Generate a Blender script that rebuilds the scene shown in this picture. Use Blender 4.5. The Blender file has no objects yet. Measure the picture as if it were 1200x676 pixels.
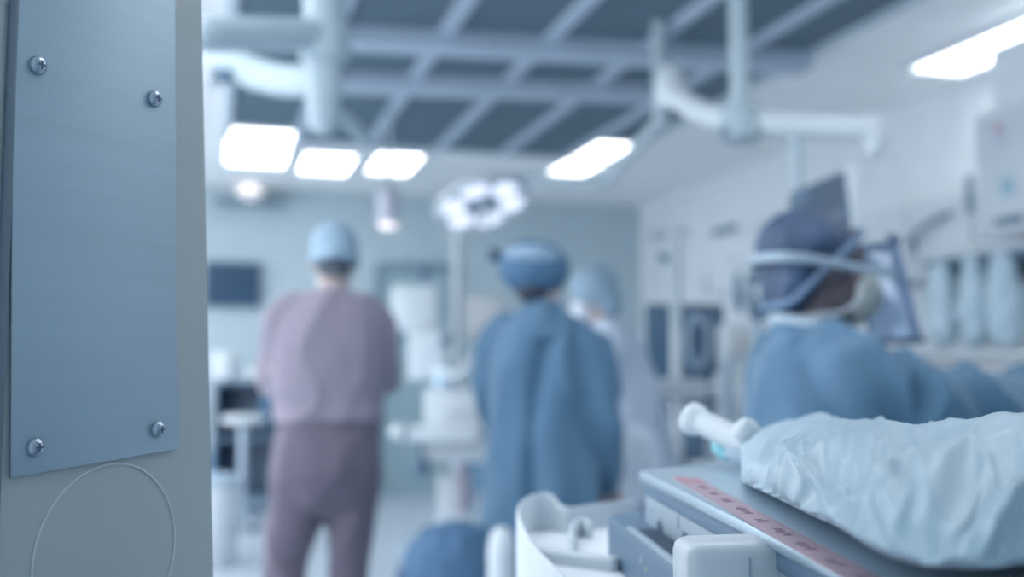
import bpy, bmesh, math, random
from mathutils import Vector, Matrix, noise
random.seed(7)
S = bpy.context.scene
COL = S.collection
V = Vector
R = math.radians

# ------------------------------------------------------------------ colour
def lin(c):
    def f(v):
        v /= 255.0
        return v / 12.92 if v <= .04045 else ((v + .055) / 1.055) ** 2.4
    return tuple(f(v) for v in c)

# ------------------------------------------------------------------ camera
FPX, CZ = 1167.0, 1.23                       # focal length in pixels of a 1200 px wide frame, camera height
YAW, PITCH = R(16.288), R(4.41)
FW = V((math.sin(YAW) * math.cos(PITCH), math.cos(YAW) * math.cos(PITCH), math.sin(PITCH)))
RT = V((math.cos(YAW), -math.sin(YAW), 0))
UP = RT.cross(FW)
CP = V((0, 0, CZ))
cd = bpy.data.cameras.new('camera')
cam = bpy.data.objects.new('camera', cd)
COL.objects.link(cam)
cam.matrix_world = Matrix.Translation(CP) @ Matrix((RT, UP, -FW)).transposed().to_4x4()
cd.sensor_width = 36
cd.lens = 36 * FPX / 1200
cd.clip_start = .02
cd.dof.use_dof = True
cd.dof.focus_distance = .66
cd.dof.aperture_fstop = 2.95
S.camera = cam

# ------------------------------------------------------------------ world and exposure
W = bpy.data.worlds.new('world')
S.world = W
W.use_nodes = True
W.node_tree.nodes['Background'].inputs[0].default_value = (*lin((227, 233, 241)), 1)
W.node_tree.nodes['Background'].inputs[1].default_value = 2.5
S.view_settings.view_transform = 'Standard'
S.view_settings.look = 'None'
S.view_settings.gamma = 1
S.view_settings.use_curve_mapping = False
S.view_settings.exposure = 0.28
S.cycles.use_denoising = True
S.cycles.max_bounces = 8
S.cycles.sample_clamp_indirect = 6
PANEL_L = 4.0                                 # radiance of the ceiling light panels

# points on the picture's lines of sight, at a distance or on a plane of the room
def ray(px, py): return FW + RT * ((px - 600) / FPX) + UP * ((338 - py) / FPX)
def at(px, py, d): return CP + ray(px, py) * d
def onz(px, py, z):
    d = ray(px, py); return CP + d * ((z - CZ) / d.z)
def ony(px, py, y):
    d = ray(px, py); return CP + d * (y / d.y)
def onx(px, py, x):
    d = ray(px, py); return CP + d * (x / d.x)
def zat(py, d): return at(600, py, d).z

# ------------------------------------------------------------------ materials
MATS = {}
def mat(name, rgb, rough=.5, metal=0, bump=0, bscale=40, vary=0, vscale=6, emit=0, trans=0, alpha=1, sss=0, stretch=(1, 1, 1), coat=0, sheen=0):
    if name in MATS: return MATS[name]
    m = bpy.data.materials.new(name)
    m.use_nodes = True
    nt = m.node_tree; N = nt.nodes; L = nt.links
    b = N['Principled BSDF']
    c = (*lin(rgb), 1)
    b.inputs['Base Color'].default_value = c
    b.inputs['Roughness'].default_value = rough
    b.inputs['Metallic'].default_value = metal
    if coat: b.inputs['Coat Weight'].default_value = coat
    if sheen: b.inputs['Sheen Weight'].default_value = sheen
    if trans: b.inputs['Transmission Weight'].default_value = trans
    if alpha < 1: b.inputs['Alpha'].default_value = alpha
    if sss:
        b.inputs['Subsurface Weight'].default_value = sss
        b.inputs['Subsurface Radius'].default_value = (.01, .01, .012)
    if emit:
        b.inputs['Emission Color'].default_value = c
        b.inputs['Emission Strength'].default_value = emit
    tc = N.new('ShaderNodeTexCoord'); mp = N.new('ShaderNodeMapping')
    mp.inputs['Scale'].default_value = stretch
    L.new(tc.outputs['Object'], mp.inputs['Vector'])
    nz = N.new('ShaderNodeTexNoise'); nz.inputs['Scale'].default_value = vscale; nz.inputs['Detail'].default_value = 4
    L.new(mp.outputs['Vector'], nz.inputs['Vector'])
    v = vary or .04
    rp = N.new('ShaderNodeValToRGB')
    rp.color_ramp.elements[0].position = .3; rp.color_ramp.elements[1].position = .7
    rp.color_ramp.elements[0].color = tuple(x * (1 - v) for x in c[:3]) + (1,)
    rp.color_ramp.elements[1].color = tuple(min(1, x * (1 + v)) for x in c[:3]) + (1,)
    L.new(nz.outputs['Fac'], rp.inputs['Fac'])
    L.new(rp.outputs['Color'], b.inputs['Base Color'])
    if bump:
        n2 = N.new('ShaderNodeTexNoise'); n2.inputs['Scale'].default_value = bscale; n2.inputs['Detail'].default_value = 5
        L.new(mp.outputs['Vector'], n2.inputs['Vector'])
        bp = N.new('ShaderNodeBump'); bp.inputs['Strength'].default_value = bump; bp.inputs['Distance'].default_value = .01
        L.new(n2.outputs['Fac'], bp.inputs['Height'])
        L.new(bp.outputs['Normal'], b.inputs['Normal'])
    MATS[name] = m
    return m

wallM = mat('wall_paint', (177, 195, 204), .75)
wallR = mat('wall_paint_right', (216, 224, 230), .75)
ceilM = mat('ceiling_paint', (238, 242, 244), .8)
darkC = mat('ceiling_diffuser', (90, 112, 126), .7, vary=.06)
gridM = mat('ceiling_rail_paint', (176, 192, 210), .5)
floorM = mat('vinyl_floor', (178, 191, 203), .35, vary=.06, vscale=3)
blueBase = mat('blue_wall_guard', (122, 164, 194), .5)
trimM = mat('trim_grey', (118, 142, 158), .5)
whiteM = mat('white_enamel', (202, 212, 219), .4)
white2 = mat('white_plastic', (194, 204, 211), .35)
greyM = mat('grey_plastic', (150, 172, 190), .45)
midM = mat('blue_grey_plastic', (98, 126, 150), .45)
darkM = mat('dark_plastic', (68, 96, 122), .45)
dark2 = mat('navy_plastic', (82, 110, 135), .5)
screenM = mat('screen_glass', (46, 74, 100), .2)
steelM = mat('steel', (170, 186, 200), .35, metal=.8)
chromeM = mat('screw_steel', (165, 178, 190), .28, metal=.9)
boomM = mat('boom_enamel', (170, 188, 198), .45)
panelM = mat('light_diffuser', (242, 242, 244), .5, emit=PANEL_L)
lampM = mat('lamp_lens', (226, 232, 250), .3, emit=.75)
warmM = mat('warm_lamp_lens', (240, 230, 230), .3, emit=.9)
skinA = mat('skin_fair', (176, 164, 164), .55, sss=.1)
skinD = mat('skin_brown', (104, 96, 104), .55, sss=.05)
hairM = mat('black_hair', (44, 56, 72), .6)
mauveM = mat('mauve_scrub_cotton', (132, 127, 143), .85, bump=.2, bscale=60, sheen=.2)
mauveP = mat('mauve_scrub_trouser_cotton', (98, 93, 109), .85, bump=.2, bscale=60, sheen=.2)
gownM = mat('teal_gown_fabric', (77, 115, 144), .75, bump=.2, bscale=50, sheen=.15)
gownD = mat('blue_gown_fabric', (72, 110, 138), .7, bump=.2, bscale=50, sheen=.15)
gownL = mat('pale_blue_gown_fabric', (188, 202, 220), .75, bump=.2, bscale=50)
capA = mat('pale_blue_cap', (142, 168, 188), .8)
capB = mat('royal_blue_cap', (78, 116, 148), .75)
capBand = mat('pale_cap_band', (140, 166, 190), .7)
capD = mat('navy_bouffant', (52, 74, 104), .6, vary=.25, vscale=18)
capD2 = mat('bouffant_elastic', (104, 130, 158), .6)
maskM = mat('cream_respirator', (184, 190, 186), .75)
maskC = mat('white_mask', (214, 224, 236), .75)
gloveM = mat('white_glove', (208, 218, 234), .5)
shoeM = mat('grey_shoe', (120, 130, 150), .6)
drapeM = mat('pale_blue_drape', (160, 184, 198), .4, sss=.03, coat=.1)
machTop = mat('brushed_top_plate', (172, 192, 206), .3, metal=.4, vary=.04, vscale=4)
machSide = mat('machine_side', (146, 164, 178), .45)
machDark = mat('machine_dark', (84, 112, 138), .45)
pinkM = mat('pink_label', (166, 146, 158), .5)
inkM = mat('label_ink', (134, 112, 132), .6)
doorM = mat('door_grey_paint', (164, 173, 176), .45, vary=.03)
plateM = mat('brushed_steel_plate', (160, 180, 192), .42, metal=.4, vary=.03, vscale=4, bump=.015, bscale=30, stretch=(1, 1, 30))
bagM = mat('blue_bag_plastic', (188, 212, 225), .35, sss=.1)
linenM = mat('blue_linen_bag', (64, 100, 132), .8)
cyanM = mat('cyan_plastic', (134, 200, 214), .4)
redM = mat('red_print', (190, 140, 156), .6)
paperM = mat('notice_paper', (188, 200, 214), .7)

def glass_mat(name, rgb, fac):
    m = bpy.data.materials.new(name); m.use_nodes = True
    nt = m.node_tree; N = nt.nodes; L = nt.links
    for n in list(N): N.remove(n)
    o = N.new('ShaderNodeOutputMaterial'); mx = N.new('ShaderNodeMixShader'); t = N.new('ShaderNodeBsdfTransparent'); g = N.new('ShaderNodeBsdfGlossy')
    t.inputs[0].default_value = (*lin(rgb), 1); g.inputs['Roughness'].default_value = .08
    g.inputs[0].default_value = (.9, .95, 1, 1)
    mx.inputs[0].default_value = fac
    L.new(t.outputs[0], mx.inputs[1]); L.new(g.outputs[0], mx.inputs[2]); L.new(mx.outputs[0], o.inputs[0])
    return m
visorM = glass_mat('clear_visor', (215, 226, 240), .12)

# ------------------------------------------------------------------ object helpers
def props(o, label=None, cat=None, group=None, kind=None):
    if label: o['label'] = label
    if cat: o['category'] = cat
    if group: o['group'] = group
    if kind: o['kind'] = kind
    return o
def empty(name, loc, label, cat, group=None):
    o = bpy.data.objects.new(name, None); COL.objects.link(o); o.location = loc
    o.empty_display_size = .1
    return props(o, label, cat, group)
def world_of(o):
    p = V((0, 0, 0))
    while o is not None:
        p = p + o.location; o = o.parent
    return p
def finish(name, me, m, parent=None, origin=None, smooth=True):
    o = bpy.data.objects.new(name, me); COL.objects.link(o)
    if parent is not None:
        o.parent = parent; off = world_of(parent)
    else:
        if origin is None:
            zs = [v.co.z for v in me.vertices]; n = len(zs)
            origin = V((sum(v.co.x for v in me.vertices) / n, sum(v.co.y for v in me.vertices) / n, min(zs)))
        off = V(origin); o.location = off
    for v in me.vertices: v.co -= off
    if m: me.materials.append(m)
    if smooth:
        for p in me.polygons: p.use_smooth = True
    return o

def frame(d, ref=V((0, 0, 1))):
    d = d.normalized()
    if abs(d.dot(ref)) > .98: ref = V((1, 0, 0)) if abs(d.x) < .9 else V((0, 1, 0))
    a = ref.cross(d).normalized(); b = d.cross(a).normalized()
    return a, b, d
def spline(pts, n):
    if len(pts) < 3 or n < 2: return list(pts)
    out = []
    P = [pts[0] * 2 - pts[1]] + list(pts) + [pts[-1] * 2 - pts[-2]]
    for i in range(1, len(P) - 2):
        for k in range(n):
            t = k / n; a, b, c, d = P[i - 1], P[i], P[i + 1], P[i + 2]
            out.append(.5 * ((2 * b) + (c - a) * t + (2 * a - 5 * b + 4 * c - d) * t * t + (3 * b - a - 3 * c + d) * t ** 3))
    out.append(pts[-1])
    return out

class MB:
    """collects shapes; build() links them as ONE mesh object"""
    def __init__(s): s.bm = bmesh.new()
    def rings(s, rings, close=True, cap=True):
        rr = [[s.bm.verts.new(p) for p in r] for r in rings]
        n = len(rr[0])
        for a, b in zip(rr, rr[1:]):
            for i in range(n if close else n - 1):
                j = (i + 1) % n
                try: s.bm.faces.new((a[i], a[j], b[j], b[i]))
                except ValueError: pass
        if cap:
            try:
                s.bm.faces.new(rr[0][::-1]); s.bm.faces.new(rr[-1])
            except ValueError: pass
        return s
    def box(s, c, size, ax=None, bev=0):
        c = V(c); X, Y, Z = ax if ax else (V((1, 0, 0)), V((0, 1, 0)), V((0, 0, 1)))
        b = bmesh.new(); bmesh.ops.create_cube(b, size=1)
        for v in b.verts:
            v.co = V((v.co.x * size[0], v.co.y * size[1], v.co.z * size[2]))
        if bev:
            bmesh.ops.bevel(b, geom=list(b.edges), offset=bev, segments=3, profile=.5, affect='EDGES')
        for v in b.verts: v.co = c + X * v.co.x + Y * v.co.y + Z * v.co.z
        s.add(b); return s
    def add(s, b):
        me = bpy.data.meshes.new('t'); b.to_mesh(me); s.bm.from_mesh(me); b.free(); bpy.data.meshes.remove(me)
    def cyl(s, p0, p1, r0, r1=None, seg=24):
        p0, p1 = V(p0), V(p1); r1 = r0 if r1 is None else r1
        a, b, d = frame(p1 - p0)
        s.rings([[p + (a * math.cos(t) + b * math.sin(t)) * r for t in (2 * math.pi * k / seg for k in range(seg))] for p, r in ((p0, r0), (p1, r1))])
        return s
    def tube(s, pts, r, n=6, seg=12, ref=V((0, 0, 1)), round_=True):
        """swept tube; r a number, or per point a number or (ra, rb); ends rounded"""
        pts = [V(p) for p in pts]
        rs = r if isinstance(r, (list, tuple)) else [r] * len(pts)
        rs = [V((q, q, 0)) if not isinstance(q, (list, tuple)) else V((q[0], q[1], 0)) for q in rs]
        P = spline(pts, n); Q = spline(rs, n) if len(pts) > 2 else rs
        if len(pts) == 2:
            P = [pts[0].lerp(pts[1], k / n) for k in range(n + 1)]; Q = [rs[0].lerp(rs[1], k / n) for k in range(n + 1)]
        dirs = [(P[min(i + 1, len(P) - 1)] - P[max(i - 1, 0)]).normalized() for i in range(len(P))]
        a, b, _ = frame(dirs[0], ref)
        rings = []
        def ring(p, a, b, q, k=1): return [p + a * (math.cos(t) * q.x * k) + b * (math.sin(t) * q.y * k) for t in (2 * math.pi * j / seg for j in range(seg))]
        if round_:
            for th in (80, 55, 28): rings.append(ring(P[0] - dirs[0] * min(Q[0].x, Q[0].y) * math.sin(R(th)), a, b, Q[0], math.cos(R(th))))
        for p, d, q in zip(P, dirs, Q):
            a = (a - d * a.dot(d)).normalized(); b = d.cross(a).normalized()
            rings.append(ring(p, a, b, q))
        if round_:
            for th in (28, 55, 80): rings.append(ring(P[-1] + dirs[-1] * min(Q[-1].x, Q[-1].y) * math.sin(R(th)), a, b, Q[-1], math.cos(R(th))))
        s.rings(rings); return s
    def ell(s, c, r, ax=None, seg=24):
        c = V(c); X, Y, Z = ax if ax else (V((1, 0, 0)), V((0, 1, 0)), V((0, 0, 1)))
        b = bmesh.new(); bmesh.ops.create_uvsphere(b, u_segments=seg, v_segments=seg * 2 // 3, radius=1)
        for v in b.verts: v.co = c + X * (v.co.x * r[0]) + Y * (v.co.y * r[1]) + Z * (v.co.z * r[2])
        s.add(b); return s
    def lathe(s, c, prof, axis=V((0, 0, 1)), seg=32):
        a, b, d = frame(V(axis)); c = V(c)
        s.rings([[c + d * h + (a * math.cos(t) + b * math.sin(t)) * max(r, 1e-4) for t in (2 * math.pi * k / seg for k in range(seg))] for r, h in prof])
        return s
    def prism(s, poly, off, bev=0):
        """polygon (list of 3D points) swept by the vector off"""
        b = bmesh.new()
        v0 = [b.verts.new(V(p)) for p in poly]; v1 = [b.verts.new(V(p) + V(off)) for p in poly]
        b.faces.new(v0[::-1]); b.faces.new(v1); n = len(poly)
        for i in range(n): b.faces.new((v0[i], v0[(i + 1) % n], v1[(i + 1) % n], v1[i]))
        bmesh.ops.recalc_face_normals(b, faces=list(b.faces))
        if bev: bmesh.ops.bevel(b, geom=list(b.edges), offset=bev, segments=3, profile=.5, affect='EDGES')
        s.add(b); return s
    def torus(s, c, R0, r, ax, seg=40, s2=8, a0=0, a1=360):
        X, Y, Z = ax; full = a1 - a0 >= 360
        pts = [V(c) + X * (R0 * math.cos(t)) + Y * (R0 * math.sin(t)) for t in (R(a0 + (a1 - a0) * k / seg) for k in range(seg + 1))]
        s.tube(pts, r, n=1, seg=s2, ref=Z); return s
    def build(s, name, m, parent=None, smooth=True, origin=None, flat_angle=None):
        bmesh.ops.recalc_face_normals(s.bm, faces=list(s.bm.faces))
        me = bpy.data.meshes.new(name); s.bm.to_mesh(me); s.bm.free()
        o = finish(name, me, m, parent, origin, smooth)
        if smooth:
            try: me.set_sharp_from_angle(angle=R(flat_angle or 38))
            except Exception: pass
        return o
    def remesh(s, name, m, parent, vox=.008, smooth=6, disp=None, origin=None):
        """one continuous skin over the collected shapes"""
        bmesh.ops.recalc_face_normals(s.bm, faces=list(s.bm.faces))
        me = bpy.data.meshes.new('t'); s.bm.to_mesh(me); s.bm.free()
        o = bpy.data.objects.new('t', me); COL.objects.link(o)
        md = o.modifiers.new('r', 'REMESH'); md.mode = 'VOXEL'; md.voxel_size = vox
        if smooth:
            ms = o.modifiers.new('s', 'SMOOTH'); ms.iterations = smooth; ms.factor = .5
        dg = bpy.context.evaluated_depsgraph_get(); dg.update()
        m2 = bpy.data.meshes.new_from_object(o.evaluated_get(dg))
        bpy.data.objects.remove(o); bpy.data.meshes.remove(me)
        m2.name = name; m2.materials.clear()
        if disp:
            nn = [v.normal.copy() for v in m2.vertices]
            for v, q in zip(m2.vertices, nn): v.co += q * disp(v.co.copy(), q)
        return finish(name, m2, m, parent, origin)

def box_at(px0, py0, px1, py1, d, depth, m, name, parent=None, bev=.01, ax=None, mb=None):
    """a box whose front face spans the two picture corners at distance d, facing the viewer's side of the room"""
    a, b = at(px0, py0, d), at(px1, py1, d)
    X = V((RT.x, RT.y, 0)); Y = V((-RT.y, RT.x, 0)); Z = V((0, 0, 1))
    c = (a + b) / 2 + Y * depth / 2
    w = abs((b - a).dot(X)); h = abs(b.z - a.z)
    q = mb or MB()
    q.box(c, (w, depth, h), (X, Y, Z), bev)
    return q if mb else q.build(name, m, parent)
HX = V((RT.x, RT.y, 0)); HY = V((-RT.y, RT.x, 0)); HZ = V((0, 0, 1)); HAX = (HX, HY, HZ)

# ================================================================== SETTING
XR, YB, ZC, XL = 4.2, 9.6, 2.9, -2.5
def struct(name, m, mb, parent=None, smooth=False):
    o = mb.build(name, m, parent, smooth)
    if parent is None: o['kind'] = 'structure'
    return o
struct('floor', floorM, MB().box(((XL + XR) / 2, 4.3, -.03), (XR - XL, 10.6, .06)))
struct('ceiling', ceilM, MB().box(((XL + XR) / 2, 4.3, ZC + .05), (XR - XL, 10.6, .1)))
struct('wall_back', wallM, MB().box(((XL + XR) / 2, YB + .05, 1.45), (XR - XL, .1, 2.9)))
struct('wall_right', wallR, MB().box((XR + .05, 4.3, 1.45), (.1, 10.6, 2.9)))
struct('wall_front', wallM, MB().box(((XL + XR) / 2, -1.05, 1.45), (XR - XL, .1, 2.9)))
struct('baseboard_back', blueBase, MB().box(((XL + XR) / 2, YB - .015, .22), (XR - XL, .03, .44)))
struct('baseboard_right', trimM, MB().box((XR - .01, 4.3, .06), (.02, 10.6, .12)))
# dark supply-air panels between light rails
k = 0
xs = [.02, .51, 1.04, 1.57, 2.09, 2.6, 2.98]
struct('trim_1', darkC, MB().box(((xs[0] + xs[-1]) / 2, 5.2, ZC - .004), (xs[-1] - xs[0], 4.4, .012)))
mb = MB()
for x in xs[1:-1]: mb.box((x, 5.2, ZC - .02), (.075, 4.4, .03))
struct('trim_2', gridM, mb)
mb = MB()
for (xa, ya, xb, yb) in ((.1, 4.92, 3.0, 4.60), (.1, 5.75, 2.5, 5.38)):
    a, b = V((xa, ya, ZC - .05)), V((xb, yb, ZC - .05)); d = (b - a); n = d.normalized()
    mb.box((a + b) / 2, (d.length, .17, .09), (n, HZ.cross(n), HZ), .008)
struct('trim_3', gridM, mb)
struct('trim_4', mat('pale_border', (188, 203, 216), .7), MB().box((1.5, 7.42, ZC - .012), (3.0, .06, .03)).box((2.98, 5.2, ZC - .012), (.05, 4.4, .03)).box((.02, 5.2, ZC - .012), (.05, 4.4, .03)))

# ceiling light panels
def ceil_light(x, y, w, l, label):
    t = empty('ceiling_light', (x, y, ZC - .03), label, 'ceiling light', 'rectangular ceiling light panels')
    f = MB()
    for sx in (-1, 1): f.box((x + sx * (w / 2 + .012), y, ZC - .018), (.024, l + .048, .036))
    for sy in (-1, 1): f.box((x, y + sy * (l / 2 + .012), ZC - .018), (w, .024, .036))
    f.build('frame', whiteM, t, False)
    MB().box((x, y, ZC - .012), (w, l, .016)).build('diffuser', panelM, t, False)
    return t
ceil_light(.24, 7.72, .46, 1.32, 'large bright light panel nearest the grey door, leftmost on ceiling')
ceil_light(.80, 8.16, .4, .84, 'bright ceiling panel above the man in mauve scrubs, second from left')
ceil_light(1.33, 8.0, .36, .84, 'bright ceiling panel left of the surgical lamp, third from left')
ceil_light(2.81, 7.38, .34, 1.28, 'slanting bright ceiling panel above the surgical lamp arm, right of the dark panels')
ceil_light(3.82, 4.0, .36, 1.2, 'long bright ceiling panel at upper right above the pale supply cabinets')
# unseen ceiling panels, added to brighten the room
for i, (x, y) in enumerate(((-2.05, 2.4), (-1.3, 2.4), (-2.05, 4.1), (-1.3, 4.1), (-2.05, 5.8), (-1.3, 5.8), (-2.05, 7.5), (-1.3, 7.5), (-.55, 3.2), (-.55, 5.0), (-.4, 1.4), (1.0, 1.3), (2.4, 1.6), (3.6, 1.2))):
    ceil_light(x, y, .6, 1.2, 'added unseen ceiling panel that brightens the room')

# the door at the left edge, close to the viewer
dA, dB = at(10, 428, .62), at(207, 428, .75)
dA = V((dA.x, dA.y, 0)); dB = V((dB.x, dB.y, 0))
DU = (dB - dA).normalized(); DN = V((DU.y, -DU.x, 0))
if DN.dot(CP - dA) < 0: DN = -DN
def ondoor(px, py, h=0):
    d = ray(px, py); q = dA + DN * h
    return CP + d * ((q - CP).dot(DN) / d.dot(DN))
e0 = (ondoor(245, 428) - dA).dot(DU)
dl = .55
dc = dA + DU * (e0 - dl / 2)
dax = (DU, -DN, HZ)
pt_, pb_ = ondoor(238, 0), ondoor(252, 676)
def edge_at(z): return pt_.lerp(pb_, (pt_.z - z) / (pt_.z - pb_.z))
dn_ = dA + DU * (e0 - dl)
dm = MB().prism([V((dn_.x, dn_.y, .01)), edge_at(.01), edge_at(2.1), V((dn_.x, dn_.y, 2.1))], -DN * .045, .003)
door = struct('door_1', doorM, dm, smooth=True)
gx = (ondoor(8, 428) - dA).dot(DU)
MB().box(dA + DU * (gx - .006) + DN * .0015 + HZ * 1.06, (.007, .003, 2.08), dax, .001).build('edge_seal', mat('door_seal', (96, 112, 126), .6), door)
pl = [ondoor(11, 560, .001), ondoor(207, 526, .001), ondoor(203, -60, .001), ondoor(13, -110, .001)]
pq = MB().prism(pl, DN * .002, .0006).build('push_plate', plateM, door)
for (sx, sy) in ((43, 77), (180, 116), (40, 524), (184, 503)):
    c = ondoor(sx, sy, .003)
    sm = MB().lathe(c, [(.0062, 0), (.0062, .0012), (.0058, .0028), (.0046, .0042), (.0028, .005), (.0006, .0053)], DN, 24)
    sc = sm.build('screw', chromeM, pq)
    a, b, _ = frame(DN)
    MB().box(c + DN * .0052, (.0055, .0011, .0008), (a, b, DN)).box(c + DN * .0052, (.0011, .0055, .0008), (a, b, DN)).build('slot', darkM, sc, False)
cc = ondoor(128, 650, .0005)
MB().torus(cc - DN * .0003, .062, .0008, (DU, HZ, DN), 64, 6).build('round_mark', mat('ring_mark', (196, 204, 208), .5), door)

# far door in the back wall
d2 = MB()
a = ony(448, 318, YB); b = ony(524, 590, YB); dx0, dx1, dz1 = a.x, b.x, a.z
d2.box(((dx0 + dx1) / 2, YB - .02, dz1 / 2), (dx1 - dx0, .03, dz1))
dr = struct('door_2', mat('far_door_paint', (150, 176, 186), .6), d2)
fr = MB()
for x in (dx0 - .04, dx1 + .04): fr.box((x, YB - .03, dz1 / 2), (.08, .07, dz1), None, .005)
fr.box(((dx0 + dx1) / 2, YB - .03, dz1 + .04), (dx1 - dx0 + .16, .07, .09), None, .005)
fr.build('door_frame', trimM, dr)
MB().box(((dx0 + dx1) / 2, YB - .04, dz1 - .42), (.3, .012, .5), None, .004).build('door_window', mat('door_window_glass', (112, 142, 160), .2), dr)

# ================================================================== FOREGROUND: machine on its cart
ZT = 1.125
P0 = onz(748, 551, ZT); P1 = onz(1012, 678, ZT); P3 = onz(893, 533, ZT)
U = (P1 - P0).normalized(); Bk = (P3 - P0).normalized()
NL = V((U.y, -U.x, 0))                        # outward from the left side face
if NL.dot(HX) > 0: NL = -NL
Lu = .62
P1 = P0 + U * Lu
P4 = P1 + HX * .62; P2 = P0 + Bk * .62
cart = empty('equipment_cart', ((P0 + P4) / 2).xy.to_3d(), 'grey wheeled machine with flat steel top carrying the pale blue wrapped bundle', 'medical cart')
def plan(inset, z, e0=0.0, e1=0.0):
    q = [P0 - NL * inset + U * e0, P1 - NL * inset - U * e1, P4 - HX * .02, P2 - HX * 0 - U * -.02]
    return [V((p.x, p.y, z)) for p in q]
MB().prism(plan(0, ZT - .011), HZ * .011, .004).build('top_plate', machTop, cart)
MB().prism(plan(.005, ZT - .023), HZ * .012, .001).build('edge_band', mat('edge_band', (96, 124, 150), .45), cart)
hs = MB().prism(plan(.006, ZT - .06, .004), HZ * .037, .003).build('side_housing', machSide, cart)
def onside(px, py, h=0, inset=.006):
    q = P0 - NL * (inset - h)
    d = ray(px, py); return CP + d * ((q - CP).dot(NL) / d.dot(NL))
sax = (U, HZ, NL)
c = onside(774, 618)
kb = MB().lathe(c, [(.0075, -.001), (.0075, .0015), (.006, .002), (.0055, .0006), (.001, .0004)], NL, 24).build('key_socket', midM, hs)
MB().lathe(c + NL * .0004, [(.005, 0), (.005, .0006), (.0005, .0007)], NL, 20).build('socket_hole', darkM, kb)
MB().box(onside(803, 633), (.012, .014, .003), sax, .001).build('port', darkM, hs)
for (qx, qy, qw, qh) in ((764, 598, .016, .0016), (795, 612, .003, .012), (752, 600, .0016, .03)): MB().box(onside(qx, qy), (qw, qh, .0008), sax).build('panel_seam', midM, hs)
# dark lower chassis stepping out to the left
ZBK = ZT - .05
c1 = onz(712, 604, ZBK)
cu, cn = (c1 - P0).dot(U), (c1 - P0).dot(NL)
def plan2(out, z, e0, lu):
    a = P0 + U * e0 + NL * out; b = P0 + U * lu + NL * out
    return [V((p.x, p.y, z)) for p in (a, b, P4 - HX * .05, P2 - HX * .05 + U * .04)]
rc = MB().prism([V((q_.x, q_.y, ZBK + .0006)) for q_ in (P0 + U * .06 + NL * -.004, P0 + U * .06 + NL * (cn - .008), P0 + U * .5 + NL * (cn - .008), P0 + U * .5 - NL * .004)], HZ * .001).build('recess_shade', mat('recess_shade_paint', (40, 62, 84), .5), cart)  # thin dark sheet on the flat chassis top, painting the shade of a recess
ch = MB().prism(plan2(cn, .42, cu, Lu), HZ * (ZBK - .42), .003).build('lower_chassis', mat('chassis_blue_grey', (92, 118, 142), .4), cart)
lip = MB().prism([V((p.x, p.y, ZBK)) for p in (P0 + NL * (cn - .001) + U * .055, P0 + NL * (cn - .001) + U * .45, P0 + NL * (cn - .007) + U * .45, P0 + NL * (cn - .007) + U * .055)], HZ * .004, .0008).build('drawer_lip', machSide, cart)
sq = P0 + NL * (cn + .0002)
def onch(px, py):
    d = ray(px, py); return CP + d * ((sq - CP).dot(NL) / d.dot(NL))
MB().box(onch(751, 656), (.0015, .007, .0008), sax).box(onch(751, 656), (.005, .0012, .0008), sax).build('plus_mark', whiteM, ch)
MB().box(onch(757, 667), (.004, .004, .0008), sax, .0004).build('round_symbol', mat('pale_yellow_print', (176, 186, 160), .5), ch)
# base and castors
mid = (P0 + P1 + P4 + P2) / 4
MB().box(V((mid.x, mid.y, .31)), (.42, .48, .2), (HX, HY, HZ), .02).build('pedestal', greyM, cart)
MB().box(V((mid.x, mid.y, .17)), (.6, .62, .09), (HX, HY, HZ), .03).build('base', midM, cart)
for sx in (-1, 1):
    for sy in (-1, 1):
        p = V((mid.x, mid.y, 0)) + HX * .25 * sx + HY * .26 * sy
        w = MB().cyl(p + HZ * .05 - HX * .015, p + HZ * .05 + HX * .015, .05).build('castor', darkM, cart)
        MB().box(p + HZ * .105, (.05, .06, .05), HAX, .008).build('fork', steelM, w)
# white latch box at the front-left of the top
lb = MB()
la, lc_ = at(807, 700, .62), at(934, 633, .62)
lc = (la + lc_) / 2
X = (HX * .985 + HY * .17).normalized(); Y = HZ.cross(X)
lw = (lc_ - la).dot(HX)
zt_l = at(850, 637, .62).z
lb.box(V((lc.x, lc.y, zt_l - .03)) + Y * .022, (lw, .04, .06), (X, Y, HZ), .009)
lt = lb.build('latch_box', white2, cart)
fc = V((lc.x, lc.y, zt_l - .03)) + Y * .0015
MB().box(fc + X * .005 + HZ * .001, (.026, .001, .0009), (X, Y, HZ)).box(fc + X * .005 + HZ * .011, (.0009, .001, .02), (X, Y, HZ)).build('latch_seam', greyM, lt)
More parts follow.
